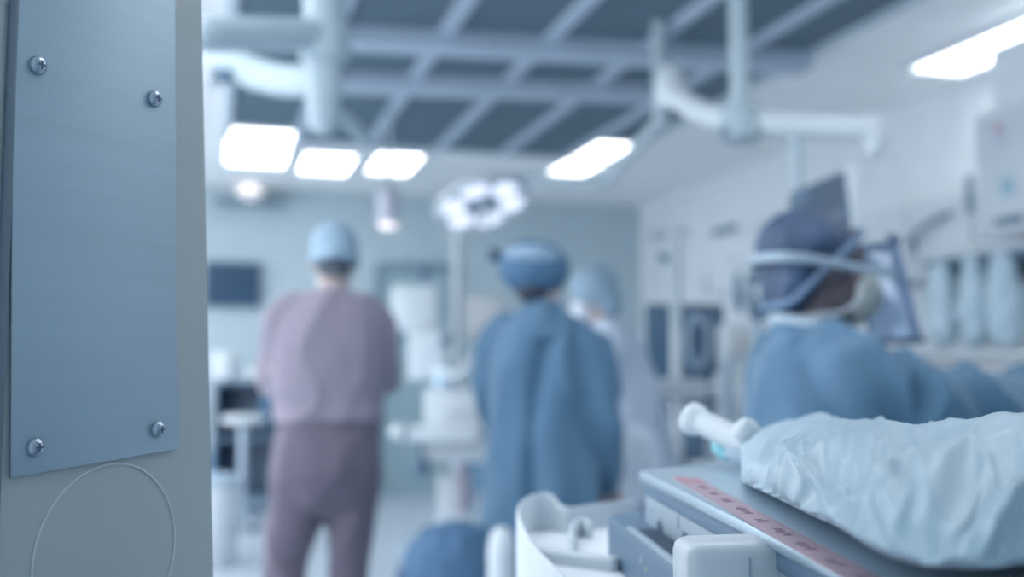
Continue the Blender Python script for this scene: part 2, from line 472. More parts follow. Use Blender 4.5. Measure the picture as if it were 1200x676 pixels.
# pink warning strip lying along the top
s0, s1 = onz(806, 562, ZT), onz(1015, 681, ZT)
sd = (s1 - s0); sl = sd.length; su = sd.normalized(); sv = HZ.cross(su)
q0, q1 = onz(790, 563, ZT), onz(825, 562, ZT)
hw = .0125
strip = MB().prism([s0 - sv * hw * .9 - su * .006, s0 + su * (sl + .1) - sv * hw * .72, s0 + su * (sl + .1) + sv * hw * .72, s0 + sv * hw * .9 + su * .006], HZ * .0006).build('warning_strip', pinkM, cart, False)
MB().prism([s0 - sv * hw * .88 - su * .02 + HZ * .0001, s0 + su * .018 - sv * hw * .88 + HZ * .0001, s0 + su * .03 + sv * hw * .8 + HZ * .0001, s0 + sv * hw * .88 + HZ * .0001], HZ * .0009).build('red_block', mat('red_label', (180, 136, 148), .5), strip, False)
strip['label'] = 'pale pink printed warning strip'
u = .055; random.seed(3)
while u < sl + .06:                            # faint worn print, unreadable in the photo too
    gm = MB()
    for w_ in range(random.randint(4, 8)):
        cx = s0 + su * u + HZ * .0007; o_ = (random.random() - .5) * .003
        gm.box(cx + sv * o_, (.0008, .005 + random.random() * .003, .0003), ((su + sv * .0).normalized(), sv, HZ))
        if random.random() < .7: gm.box(cx + su * .0011 + sv * (o_ + random.choice((-.002, .002, 0))), (.0024, .0009, .0003), (su, sv, HZ))
        u += .0042
    gm.build('printed_word', inkM, strip, False); u += .018 + random.random() * .01

# ------------------------------------------------------------------ the wrapped bundle
def ridged(p):
    return 1 - abs(noise.noise(p))
def bundle():
    # stations: px, y of the crest, y of the near contact, y of the widest swell
    st = [(868, 517, 541, 1.00), (882, 509, 549, .97), (900, 501, 560, .93), (925, 496, 574, .88), (950, 493, 588, .83), (980, 491, 602, .79), (1010, 493, 622, .75), (1040, 497, 638, .71),
          (1075, 502, 646, .68), (1105, 495, 652, .66), (1140, 490, 655, .645), (1180, 487, 652, .63), (1230, 485, 644, .62), (1290, 488, 640, .61), (1340, 510, 632, .6)]
    NS, NT = 300, 190
    def lerp_st(s):
        f = s * (len(st) - 1); i = min(int(f), len(st) - 2); t = f - i; t2 = t
        A, B = st[i], st[i + 1]
        return [A[j] + (B[j] - A[j]) * t2 for j in range(4)]
    # smooth the table
    tab = [lerp_st(k / NS) for k in range(NS + 1)]
    for _ in range(60):
        tab = [tab[0]] + [[(tab[k - 1][j] + 2 * tab[k][j] + tab[k + 1][j]) / 4 for j in range(4)] for k in range(1, NS)] + [tab[-1]]
    rows = []
    for k, (px, yt, yb, dT) in enumerate(tab):
        s = k / NS
        B_ = onz(px, yb, ZT + .026)
        T = at(px, yt, dT)
        K = V((T.x, T.y, 0)) + (V((T.x, T.y, 0)) - V((B_.x, B_.y, 0))) * .8
        rows.append((B_, T, K))
    def prof(B_, T, K, t):
        # t 0..1 once round: near swell, over the crest, far side, underneath
        th = 2 * math.pi * t - .6
        mu = (1 - math.cos(th)) / 2
        H = T.z - ZT
        zc = ZT + H * .36
        sn = math.sin(th)
        pos = V((B_.x, B_.y, 0)).lerp(V((K.x, K.y, 0)), mu)
        pos.z = zc + (T.z - zc) * abs(sn) ** .9 if sn >= 0 else zc - (zc - ZT - .001) * abs(sn) ** 1.4
        return pos
    bm = bmesh.new(); grid = []
    for k in range(NS + 1):
        B_, T, K = rows[k]
        grid.append([prof(B_, T, K, j / NT) for j in range(NT)])
    # normals by finite difference, then folds
    out = []
    for k in range(NS + 1):
        r = []
        for j in range(NT):
            p = grid[k][j]
            a = grid[min(k + 1, NS)][j] - grid[max(k - 1, 0)][j]
            b = grid[k][(j + 1) % NT] - grid[k][(j - 1) % NT]
            n = a.cross(b)
            n = n.normalized() if n.length > 1e-9 else HZ
            s = k / NS; t = j / NT
            cen = (rows[k][0] + rows[k][2]) / 2 + HZ * .02
            if n.dot(p - cen) < 0: n = -n
            if t < .74:
                la, lb_ = s * .62, t * .42                    # metres along the bundle and around it
                w = V((noise.noise(V((la * 8, lb_ * 8, 3.3))), noise.noise(V((la * 8, lb_ * 8, 8.1))), 0))
                def crease(fa, fb, ang, seed, pw, wa=.45):    # fa across the crease, fb along it
                    ca, sa = math.cos(R(ang)), math.sin(R(ang))
                    x = (la * ca + lb_ * sa) * fa + w.x * wa; y = (-la * sa + lb_ * ca) * fb + w.y * .35
                    return ridged(V((x, y, seed))) ** pw
                gat = min(1, la / .03) * max(0.0, 1 - la / .24) ** .5
                bod = min(1.0, max(0.0, (la - .07) / .12))
                g = crease(48, 3, -16 - 60 * t, 2.5, 1.8, .5)
                h = gat * (g - .6) * .015
                h += bod * ((crease(17, 4, -60, 5.5, 3.5) - .38) * .015 + (crease(15, 4, 66, 11.2, 3.5) - .38) * .012 + (crease(36, 8, -46, 17.7, 3) - .4) * .0065 + (crease(34, 8, -82, 23.1, 3) - .4) * .005 + (crease(24, 6, 20, 29.4, 4) - .36) * .006)
                top = min(1.0, 1.6 * max(0.0, 1 - abs(t - .35) / .16))           # calmer along the crest
                fade = min(1, (.74 - t) / .15) * min(1, max(0, t - .03) / .12) * (1 - .8 * top)
                p = p + n * h * fade
                p.z = max(p.z, ZT + .0012)
            r.append(p)
        out.append(r)
    for _ in range(1):
        out = [[(out[max(k - 1, 0)][j] + out[min(k + 1, NS)][j] + out[k][j - 1] + out[k][(j + 1) % NT] + out[k][j] * 2) / 6 for j in range(NT)] for k in range(NS + 1)]
    m = MB(); m.rings(out)
    return m
bun = bundle().build('wrapped_bundle', drapeM, None, True, flat_angle=180)
props(bun, 'pale blue crinkled sterile drape bundle lying on the machine top at right front', 'drape')

# white handle poking out of the bundle
hA, hB = at(813, 491, 1.06), at(905, 533, .97)
hd = (hB - hA).normalized()
hnd = empty('instrument_handle', hB, 'white plastic rod handle with flared end sticking out of the blue bundle', 'handle')
MB().tube([hA + hd * .004, hA.lerp(hB, .4), hB - hd * .005], [.0125, .0135, .0155], 6, 24).build('shaft', white2, hnd)
MB().lathe(hA, [(.004, -.008), (.013, -.0075), (.0172, -.004), (.0176, 0), (.0165, .006), (.013, .013), (.012, .016)], hd, 32).build('flared_end', whiteM, hnd)
kn = at(875, 505, .96)
MB().lathe(kn, [(.003, -.01), (.010, -.009), (.0125, -.003), (.0125, .004), (.009, .009), (.002, .011)], (hd + HZ * .8).normalized(), 24).build('clamp_knob', white2, hnd)
kb2 = at(868, 527, .985)
MB().tube([at(856, 532, .99), at(872, 538, .98), at(890, 540, .97)], [.006, .009, .008], 5, 14).build('clamp', greyM, hnd)
MB().tube([at(843, 522, 1.03), at(852, 532, 1.02)], [.009, .008], 3, 14).build('connector', cyanM, hnd)['label'] = 'cyan connector'

# white plastic holder tray hooked to the machine's left side
ZH = 1.062                                   # rim height
th = empty('holder_tray', onz(690, 640, ZH).xy.to_3d() + HZ * (ZH - .07), 'white open plastic holder tray with curved rim on left side of machine', 'tray')
def rimwall(path, zb, thick, name, m, par):
    """an upright curved wall: path of (point, top z)"""
    pts = [p for p, _ in path]; tops = [z for _, z in path]
    P = spline([V((p.x, p.y, z)) for p, z in path], 8)
    L_, R_ = [], []
    rings = []
    for i, p in enumerate(P):
        d = (P[min(i + 1, len(P) - 1)] - P[max(i - 1, 0)]); d.z = 0; d.normalize()
        n = V((-d.y, d.x, 0)) * thick / 2
        zt = p.z; q = V((p.x, p.y, 0)); r = thick / 2
        prof = [(-1, zb), (-1, zt - r), (-.7, zt - r * .3), (0, zt), (.7, zt - r * .3), (1, zt - r), (1, zb)]
        rings.append([q + n * a + HZ * z for a, z in prof])
    return MB().rings(rings).build(name, m, par)
ZF = ZH - .03
q = lambda px, py, z: onz(px, py, z)
rim = [(q(742, 585, ZH), ZH), (q(700, 590, ZH), ZH), (q(668, 594, ZH), ZH), (q(655, 589, ZH + .004), ZH + .004), (q(645, 578, ZH + .014), ZH + .014), (q(625, 579, ZH + .014), ZH + .014), (q(610, 590, ZH + .012), ZH + .012),
       (q(608, 604, ZH + .008), ZH + .008), (q(619, 628, ZH + .001), ZH + .001), (q(628, 641, ZH), ZH), (q(650, 664, ZH), ZH), (q(690, 706, ZH), ZH)]
rimwall(rim, ZH - .07, .004, 'rim_wall', whiteM, th)
fl = [V((p.x, p.y, ZF - .004)) for p, _ in rim] + [V((P0 + U * .33 + NL * (cn + .001)).xy.to_3d()) + HZ * (ZF - .004), V((P0 + U * cu + NL * (cn + .001)).xy.to_3d()) + HZ * (ZF - .004)]
MB().prism(fl, HZ * .004).build('tray_floor', mat('tray_floor_white', (228, 234, 240), .4), th, False)
# front inner wall with rounded shoulder
a, b = q(640, 640, ZH - .016), q(722, 650, ZH - .016)
fw = MB(); d = (b - a); d.z = 0; ld = d.length; d.normalize(); n = HZ.cross(d)
fw.box((a + b) / 2 - HZ * .028 - n * .007, (ld + .012, .016, .056), (d, n, HZ), .006)
fw.build('front_wall', white2, th)
# C-shaped clip standing on the tray floor
cpth = [(q(693, 611, ZF + .02), ZF + .02), (q(680, 608, ZF + .02), ZF + .021), (q(670, 615, ZF + .02), ZF + .02), (q(671, 628, ZF + .016), ZF + .016), (q(676, 636, ZF + .01), ZF + .012)]
rimwall(cpth, ZF - .001, .004, 'cable_clip', whiteM, th)

# ================================================================== PEOPLE
def human(root, M, J, skin, headdir, vox=.007, gloves=False):
    """M: local (right, forward, up) -> world. Body as one continuous skin."""
    w = lambda p: M @ V(p)
    mb = MB()
    lx = (M.to_3x3() @ V((0, 1, 0))).normalized()
    # trunk
    mb.tube([w(J['pelvis']), w(J['waist']), w(J['chest']), w(J['neck'])], [(.145, .11), (.125, .095), (.135, .09), (.058, .058)], 6, 24, lx)
    mb.tube([w(V(J['shL']) - V((0, 0, .03))), w(V(J['neck']) - V((0, 0, .06))), w(V(J['shR']) - V((0, 0, .03)))], [.03, .05, .03], 6, 16)
    mb.tube([w(J['neck']) - V((0, 0, .03)), w(J['head'])], [.058, .052], 4, 16)
    for s in 'LR':
        mb.tube([w(V(J['sh' + s]) - V((0, 0, .045))), w(J['el' + s]), w(J['wr' + s])], [.036, .038, .028], 8, 16)
        mb.tube([w(J['hip' + s]), w(J['kn' + s]), w(J['an' + s])], [.085, .058, .04], 8, 16)
        # hand: palm and five bent fingers
        wr = w(J['wr' + s]); hdv = (wr - w(J['el' + s])).normalized()
        side = hdv.cross(V((0, 0, 1)))
        side = side.normalized() if side.length > .2 else lx
        nrm = side.cross(hdv).normalized()
        pm = wr + hdv * .05
        mb.tube([wr, wr + hdv * .045, wr + hdv * .085], [(.027, .018), (.038, .016), (.036, .013)], 4, 14, nrm)
        for f, ln in enumerate((.066, .076, .07, .055)):
            o = wr + hdv * .088 + side * (.03 - f * .0195)
            mb.tube([o - hdv * .01, o + hdv * ln * .45 - nrm * .004, o + hdv * ln * .78 - nrm * .02, o + hdv * ln * .9 - nrm * .036], [.0095, .009, .0085, .0075], 4, 10)
        sd = 1 if s == 'R' else -1
        o = wr + hdv * .025 + side * .028
        mb.tube([o, o + hdv * .028 + side * .024, o + hdv * .058 + side * .03 - nrm * .012, o + hdv * .075 + side * .024 - nrm * .02], [.013, .012, .0105, .009], 4, 10)
        # foot
        an = w(J['an' + s]); fd = (M.to_3x3() @ V((0, 1, 0))).normalized()
        mb.tube([an - V((0, 0, .05)) - fd * .03, an - V((0, 0, .055)) + fd * .14], [.034, .03], 4, 12)
    # head
    hc = w(J['head']); F = (M.to_3x3() @ V(headdir)).normalized(); X = F.cross(V((0, 0, 1))).normalized(); Z = X.cross(F).normalized()
    ax = (X, F, Z); h = lambda x, y, z: hc + X * x + F * y + Z * z
    mb.ell(h(0, -.01, .04), (.074, .095, .098), ax); mb.ell(h(0, .03, -.045), (.056, .06, .064), ax)
    mb.tube([h(0, .088, .03), h(0, .1, .008), h(0, .108, -.01)], [.007, .010, .014], 4, 12)
    mb.ell(h(0, .088, -.047), (.024, .01, .009), ax, 12); mb.ell(h(0, .078, -.085), (.024, .02, .02), ax, 12)
    mb.ell(h(0, .078, .042), (.05, .014, .011), ax, 12)
    for sx in (-1, 1):
        mb.ell(h(.076 * sx, -.012, 0), (.012, .022, .032), ax, 12); mb.ell(h(.038 * sx, .06, -.015), (.024, .024, .026), ax, 12)
    b = mb.remesh('body', skin, root, vox, 3)
    for sx in (-1, 1):
        MB().ell(h(.031 * sx, .079, .02), (.0125, .012, .0115), ax, 12).build('eye', mat('eye', (70, 80, 96), .3), root)
    return hc, ax, h
def folds(amp, sx=9, sz=3, seed=0):
    def f(p, n):
        w = noise.noise(p * 4 + V((seed, 0, 0))) * .8
        a = 1 - abs(noise.noise(V((p.x * sx + w, p.y * sx - w, p.z * sz + seed + w))))
        b = noise.noise(V((p.x * sx * 2.2, p.y * sx * 2.2, p.z * sz * 2 + seed * 2)))
        return amp * (a ** 3 - .4 + .3 * b)
    return f
def placeM(px, d, az):
    p = at(px, 428, d); p.z = 0
    return Matrix.Translation(p) @ Matrix.Rotation(-R(az), 4, 'Z'), p

# --- man in mauve scrubs walking away
MA, pA = placeM(386, 3.44, 6)
A = empty('person', pA, 'person in mauve scrubs and pale blue cap walking away, head bowed', 'person')
J = dict(pelvis=(0, 0, .93), waist=(0, .01, 1.08), chest=(0, .01, 1.3), neck=(.01, .03, 1.48), head=(.012, .075, 1.585), shL=(-.165, .01, 1.41), shR=(.165, .01, 1.41),
         elL=(-.19, .05, 1.17), wrL=(-.13, .26, 1.10), elR=(.19, .06, 1.19), wrR=(.09, .27, 1.16),
         hipL=(-.09, 0, .9), hipR=(.09, 0, .9), knL=(-.14, .07, .5), anL=(-.12, -.1, .12), knR=(.07, .03, .49), anR=(.065, .02, .085))
hc, ax, h = human(A, MA, J, skinA, (0, 1, -.35))
w = lambda p: MA @ V(p)
lx = (MA.to_3x3() @ V((0, 1, 0)))
m = MB()
m.tube([w((0, -.005, 1.03)), w((0, 0, 1.09)), w((0, .005, 1.2)), w((0, .005, 1.33)), w((0, .015, 1.43)), w((0, .025, 1.49))], [(.185, .135), (.182, .135), (.195, .14), (.2, .135), (.155, .11), (.07, .068)], 6, 32, lx, False)
for s in 'LR':
    sg = -1 if s == 'L' else 1
    m.tube([w((sg * .12, .012, 1.43)), w((sg * .166, .015, 1.37)), w((sg * .186, .04, 1.26)), w((sg * .19, .06, 1.18))], [.06, .062, .06, .058], 6, 20)
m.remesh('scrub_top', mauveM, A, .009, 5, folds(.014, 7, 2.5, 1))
m = MB()
m.tube([w((0, -.005, .84)), w((0, -.01, .9)), w((0, -.005, 1.0)), w((0, 0, 1.06))], [(.165, .125), (.182, .14), (.172, .13), (.15, .115)], 6, 32, lx)
m.tube([w((-.09, 0, .88)), w((-.112, .04, .7)), w((-.142, .07, .52)), w((-.128, -.03, .3)), w((-.12, -.09, .15))], [.1, .095, .076, .07, .066], 6, 22)
m.tube([w((.085, 0, .88)), w((.082, .02, .7)), w((.072, .025, .5)), w((.068, .02, .3)), w((.066, .02, .1))], [.1, .088, .068, .066, .066], 6, 22)
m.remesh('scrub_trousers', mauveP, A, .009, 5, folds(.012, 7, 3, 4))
m = MB(); m.ell(h(0, -.015, .055), (.085, .105, .1), ax); m.tube([h(-.07, -.05, .0), h(0, -.105, -.005), h(.07, -.05, .0)], .022, 5, 12)
m.remesh('surgical_cap', capA, A, .008, 4, folds(.006, 20, 14, 2))
MB().ell(h(0, -.05, -.035), (.062, .055, .035), ax).build('hair', hairM, A)
m = MB(); m.tube([h(-.075, .03, -.03), h(-.06, -.05, -.05), h(0, -.085, -.062), h(.06, -.05, -.05), h(.075, .03, -.03)], .0035, 5, 8); m.build('mask_strap', whiteM, A)
m = MB(); m.ell(h(0, .07, -.04), (.06, .05, .058), ax); m.build('face_mask', maskC, A)
fd = (MA.to_3x3() @ V((0, 1, 0)))
for s in 'LR':
    an = w(J['an' + s])
    m = MB(); m.tube([an - HZ * .045 - fd * .045, an - HZ * .04 + fd * .02, an - HZ * .052 + fd * .17], [(.042, .042), (.045, .05), (.045, .034)], 6, 18)
    m.remesh('shoe', shoeM, A, .006, 3)

# --- person in teal gown with blue bouffant, seen from behind
MBx, pB = placeM(634, 3.5, 38)
B = empty('person', pB, 'person in teal gown and round blue cap with pale band, back to viewer', 'person')
J = dict(pelvis=(0, 0, .88), waist=(0, .01, 1.02), chest=(0, .015, 1.22), neck=(0, .02, 1.40), head=(-.02, .04, 1.525), shL=(-.165, .02, 1.34), shR=(.165, .02, 1.34),
         elL=(-.2, .06, 1.08), wrL=(-.1, .27, 1.0), elR=(.205, .02, 1.07), wrR=(.185, .13, .83),
         hipL=(-.085, 0, .86), hipR=(.085, 0, .86), knL=(-.09, .02, .47), anL=(-.09, 0, .085), knR=(.09, .02, .47), anR=(.09, 0, .085))
hc, ax, h = human(B, MBx, J, skinA, (.15, 1, -.12))
w = lambda p: MBx @ V(p); lx = (MBx.to_3x3() @ V((0, 1, 0))); fd = (MBx.to_3x3() @ V((0, 1, 0)))
m = MB()
m.tube([w((0, 0, .33)), w((0, 0, .6)), w((0, 0, .85)), w((0, .005, 1.05)), w((0, .0, 1.22)), w((0, .01, 1.33)), w((0, .02, 1.395)), w((0, .025, 1.44))], [(.215, .2), (.205, .19), (.195, .175), (.18, .155), (.18, .145), (.165, .12), (.105, .09), (.062, .062)], 5, 32, lx, False)
for s in 'LR':
    sg = -1 if s == 'L' else 1
    e, r_ = V(J['el' + s]), V(J['wr' + s])
    m.tube([w((sg * .12, .015, 1.35)), w((sg * .172, .02, 1.28)), w(e), w(e.lerp(r_, .6)), w(r_)], [.068, .074, .07, .062, .05], 6, 20)
def foldB(p, n):
    q = MBx.inverted() @ p
    f = folds(.03, 5, 1.6, 3)(p, n)
    if q.y < -.02 and q.z < 1.32:              # back opening overlap
        f -= .04 * math.exp(-((q.x - .05 - .03 * math.sin(q.z * 5)) / .03) ** 2)
    return f
m.remesh('surgical_gown', gownM, B, .009, 5, foldB)
m = MB(); m.ell(h(-.008, -.03, .048), (.126, .132, .098), ax, 32)
m.remesh('bouffant_cap', capB, B, .007, 3, folds(.007, 16, 10, 5))
m = MB(); m.tube([h(-.008 + .13 * math.sin(R(q_)), -.03 - .139 * math.cos(R(q_)), .075) for q_ in (-20, 5, 30, 52, 72)], [(.006, .012), (.009, .024), (.011, .028), (.009, .024), (.006, .012)], 5, 14, HZ); m.build('cap_band', capBand, B)
MB().ell(h(0, -.05, -.035), (.062, .055, .05), ax).build('hair', hairM, B)
MB().ell(h(0, .07, -.04), (.06, .05, .058), ax).build('face_mask', maskC, B)
bx = h(-.134, -.095, .085)
MB().box(bx, (.03, .075, .045), ax, .008).build('headlamp', darkM, B)['label'] = 'dark box on the side of the cap'
for s in 'LR':
    an = w(J['an' + s]); m = MB(); m.tube([an - HZ * .045 - fd * .045, an - HZ * .04 + fd * .02, an - HZ * .052 + fd * .16], [(.042, .042), (.045, .05), (.042, .034)], 6, 18)
    m.remesh('shoe', shoeM, B, .006, 3)

# --- person in pale gown bending to the left behind the table
MC, pC = placeM(744, 4.7, -72)
Cc = empty('person', pC, 'person in pale blue gown and white mask leaning left over the draped table', 'person')
J = dict(pelvis=(0, -.02, .88), waist=(0, .03, 1.03), chest=(0, .1, 1.24), neck=(0, .14, 1.42), head=(0, .19, 1.55), shL=(-.165, .11, 1.36), shR=(.165, .11, 1.36),
         elL=(-.2, .2, 1.16), wrL=(-.08, .36, 1.2), elR=(.2, .2, 1.14), wrR=(.08, .36, 1.16),
         hipL=(-.085, 0, .86), hipR=(.085, 0, .86), knL=(-.09, .02, .47), anL=(-.09, 0, .085), knR=(.09, .02, .47), anR=(.09, 0, .085))
hc, ax, h = human(Cc, MC, J, skinA, (0.1, 1, -.3), .008)
w = lambda p: MC @ V(p); lx = (MC.to_3x3() @ V((0, 1, 0))); fd = (MC.to_3x3() @ V((0, 1, 0)))
m = MB()
m.tube([w((0, -.02, .36)), w((0, -.02, .6)), w((0, -.01, .85)), w((0, .03, 1.05)), w((0, .085, 1.24)), w((0, .12, 1.36)), w((0, .14, 1.45))], [(.22, .2), (.21, .19), (.2, .175), (.185, .16), (.185, .15), (.15, .12), (.064, .064)], 5, 28, lx, False)
for s in 'LR':
    sg = -1 if s == 'L' else 1; e, r_ = V(J['el' + s]), V(J['wr' + s])
    m.tube([w((sg * .12, .11, 1.37)), w((sg * .172, .12, 1.31)), w(e), w(e.lerp(r_, .6)), w(r_)], [.066, .072, .07, .062, .052], 6, 18)
m.remesh('surgical_gown', gownL, Cc, .01, 5, folds(.015, 7, 2, 9))
m = MB(); m.ell(h(0, -.02, .045), (.098, .115, .11), ax, 28); m.ell(h(0, -.06, -.04), (.075, .06, .08), ax)
m.remesh('surgical_hood', capA, Cc, .008, 4, folds(.006, 18, 10, 7))
MB().ell(h(0, .072, -.04), (.064, .052, .06), ax).build('face_mask', maskC, Cc)
for s in 'LR':
    wr = w(J['wr' + s]); hv = (wr - w(J['el' + s])).normalized()
    MB().tube([wr - hv * .03, wr + hv * .05], [.05, .045], 4, 14).build('glove_cuff', gloveM, Cc)
    an = w(J['an' + s]); m = MB(); m.tube([an - HZ * .045 - fd * .045, an - HZ * .04 + fd * .02, an - HZ * .052 + fd * .16], [(.042, .042), (.045, .05), (.042, .034)], 6, 18)
    m.remesh('shoe', shoeM, Cc, .007, 3)

# --- person at right with visor, reaching to the right
MD, pD = placeM(948, 2.2, 99)
D = empty('person', pD, 'person in blue gown, navy bouffant, clear face visor, reaching right beside the bundle', 'person')
J = dict(pelvis=(0, -.03, .84), waist=(0, -.01, .98), chest=(0, .01, 1.17), neck=(0, .0, 1.295), head=(0, .035, 1.435), shL=(-.165, .03, 1.22), shR=(.165, .03, 1.22),
         elL=(-.19, .3, 1.12), wrL=(-.1, .52, 1.15), elR=(.19, .31, 1.14), wrR=(.12, .54, 1.16),
         hipL=(-.085, -.02, .82), hipR=(.085, -.02, .82), knL=(-.09, .06, .45), anL=(-.09, 0, .085), knR=(.09, .06, .45), anR=(.09, 0, .085))
hc, ax, h = human(D, MD, J, skinD, (.0, 1, -.06), .006)
w = lambda p: MD @ V(p); lx = (MD.to_3x3() @ V((0, 1, 0))); fd = (MD.to_3x3() @ V((0, 1, 0)))
m = MB()
m.tube([w((0, -.02, .33)), w((0, -.02, .6)), w((0, -.02, .83)), w((0, -.005, 1.0)), w((0, .012, 1.15)), w((0, .01, 1.24)), w((0, .005, 1.285)), w((0, .005, 1.325))], [(.215, .2), (.2, .185), (.19, .165), (.18, .14), (.18, .132), (.155, .115), (.1, .085), (.066, .066)], 5, 32, lx, False)
for s in 'LR':
    sg = -1 if s == 'L' else 1; e, r_ = V(J['el' + s]), V(J['wr' + s])
    m.tube([w((sg * .11, .01, 1.235)), w((sg * .165, .04, 1.19)), w(V((sg * .185, .17, 1.145))), w(e), w(e.lerp(r_, .6)), w(r_)], [.07, .08, .08, .075, .068, .055], 6, 22)
def foldD(p, n):
    q = MD.inverted() @ p
    f = folds(.026, 5, 3, 6)(p, n)
    if q.y > .1: f += .034 * ((1 - abs(noise.noise(V((q.y * 8 + q.z * 7, q.x * 2.5, 3))))) ** 4 - .4)
    else: f += .034 * ((1 - abs(noise.noise(V((q.y * 9 + q.z * 4, q.x * 2, 8))))) ** 4 - .4)
    return f
m.remesh('surgical_gown', gownD, D, .008, 4, foldD)
m = MB(); m.tube([h(0, -.13, -.085), h(.075, -.1, -.075), h(.09, -.05, -.02), h(.093, .01, .04), h(.07, .055, .085), h(0, .07, .1), h(-.07, .055, .085), h(-.093, .01, .04), h(-.09, -.05, -.02), h(-.075, -.1, -.075), h(0, -.13, -.085)], .009, 6, 12)
m.remesh('bouffant_band', capD2, D, .005, 2)
m = MB(); m.ell(h(0, -.04, .05), (.096, .108, .09), ax, 32); m.ell(h(0, -.078, -.03), (.08, .055, .078), ax)
m.remesh('bouffant_cap', capD, D, .007, 3, folds(.009, 16, 9, 8))
m = MB()
m.lathe(h(0, .055, -.045), [(.062, 0), (.07, .012), (.068, .03), (.056, .055), (.036, .075), (.01, .084)], ax[1], 28)
m.remesh('respirator', maskM, D, .005, 3)
m = MB(); m.tube([h(.05, .075, -.03), h(.078, .055, -.02), h(.084, .05, -.055), h(.07, .02, -.088), h(.06, -.04, -.1), h(0, -.09, -.105)], [(.003, .005)] * 6, 6, 8, ax[0]); m.build('mask_strap', whiteM, D)
m = MB(); m.tube([h(.094, .128, -.004), h(.098, .03, .006), h(.106, -.06, .014), h(.085, -.13, .018), h(0, -.158, .02), h(-.085, -.13, .018), h(-.106, -.06, .014), h(-.098, .03, .006), h(-.094, .128, -.004)], [(.003, .010)] * 9, 5, 8, ax[2])
m.build('visor_headband', mat('headband_grey', (148, 168, 184), .5), D)
# visor: curved clear sheet with dark rim
cols = []
NV = 20
def vis(a, t):                                 # a: -1..1 across, t: 0 top .. 1 bottom
    an = a * R(68); rr = .105
    return h(math.sin(an) * rr, .075 + t * .066 + math.cos(an) * rr * .8, .078 - t * .215)
m = MB()
m.rings([[vis(-1 + 2 * k / NV, t) for k in range(NV + 1)] for t in (0, .25, .5, .75, 1)], close=False, cap=False)
o = m.build('visor', visorM, D); o.modifiers.new('s', 'SOLIDIFY').thickness = .0012
m = MB()
m.tube([vis(-1 + 2 * k / NV, 0) for k in range(NV + 1)], .008, 1, 8); m.tube([vis(-1 + 2 * k / NV, 1) for k in range(NV + 1)], .007, 1, 8)
for s_ in (-1, 1): m.tube([vis(s_, t / 4) for t in range(5)], .004, 1, 8)
m.build('visor_rim', mat('visor_rim', (92, 116, 146), .5), D)
m = MB(); m.tube([w((-.06, .03, 1.315)), w((-.07, -.03, 1.32)), w((0, -.075, 1.335)), w((.07, -.03, 1.32)), w((.07, .04, 1.31))], .014, 5, 10); m.build('collar', mat('collar_cloth', (172, 190, 204), .8), D)
for s in 'LR':
    an = w(J['an' + s]); m = MB(); m.tube([an - HZ * .045 - fd * .045, an - HZ * .04 + fd * .02, an - HZ * .052 + fd * .16], [(.042, .042), (.045, .05), (.042, .034)], 6, 18)
    m.remesh('shoe', shoeM, D, .006, 3)

# ================================================================== CEILING EQUIPMENT
# left boom
bc = at(380, 100, 3.4); bc.z = 0
t = empty('ceiling_boom', V((bc.x, bc.y, ZC)), 'pale ceiling boom with thick arms above the bright left panels', 'ceiling boom')
zb = zat(158, 3.4)
MB().cyl((bc.x, bc.y, 2.38), (bc.x, bc.y, ZC - .001), .075).build('ceiling_column', boomM, t)
MB().lathe((bc.x, bc.y, 0), [(.03, zb), (.05, zb + .03), (.058, zb + .12), (.06, 2.25), (.085, 2.27), (.085, 2.39), (.06, 2.41)]).build('hub', boomM, t)
e1 = at(238, 40, 3.1); e2 = at(238, 62, 3.9)
MB().tube([V((bc.x, bc.y, 2.36)), e1.lerp(V((bc.x, bc.y, 2.36)), .5), e1], [(.07, .055)] * 3, 5, 16).build('upper_arm', boomM, t)
MB().tube([V((bc.x, bc.y, 2.2)), at(320, 92, 3.6), e2], [(.045, .055), (.05, .06), (.05, .06)], 5, 16).build('lower_arm', boomM, t)
MB().tube([V((bc.x, bc.y, zb + .06)), at(405, 140, 3.5), at(432, 170, 3.7)], [.035, .028, .02], 5, 12).build('spring_arm', boomM, t)
MB().box(at(262, 89, 3.7), (.05, .06, .055), HAX, .01).build('joint_block', midM, t)
MB().box(at(247, 90, 3.68), (.02, .05, .09), HAX, .008).build('handle_grip', whiteM, t)

# right boom with long light arm
b0 = at(866, 60, 3.8)
t = empty('ceiling_boom', V((b0.x, b0.y, ZC)), 'long white boom arm reaching right above the visored person', 'ceiling boom')
ze = zat(150, 3.8)
MB().cyl((b0.x, b0.y, ze - .02), (b0.x, b0.y, ZC - .001), .036).build('ceiling_column', boomM, t)
MB().lathe((b0.x, b0.y, 0), [(.06, ze - .06), (.075, ze - .05), (.075, ze + .06), (.06, ze + .08)]).build('hub', boomM, t)
ar = MB().tube([at(790, 112, 4.0), at(830, 134, 3.9), at(900, 144, 3.75), at(1022, 150, 3.6)], [(.04, .045), (.045, .05), (.048, .05), (.048, .05)], 6, 18).build('boom_arm', whiteM, t)
MB().tube([at(1022, 148, 3.6), at(1026, 160, 3.6), at(1024, 176, 3.6)], [.052, .05, .036], 4, 18).build('arm_end', whiteM, t)
MB().ell(at(853, 155, 3.75), (.03, .03, .025)).build('lock_knob', dark2, t)
MB().lathe(at(786, 106, 4.05) - HZ * .07, [(.045, 0), (.06, .02), (.062, .1), (.05, .14), (.035, .17)]).build('joint', whiteM, t)
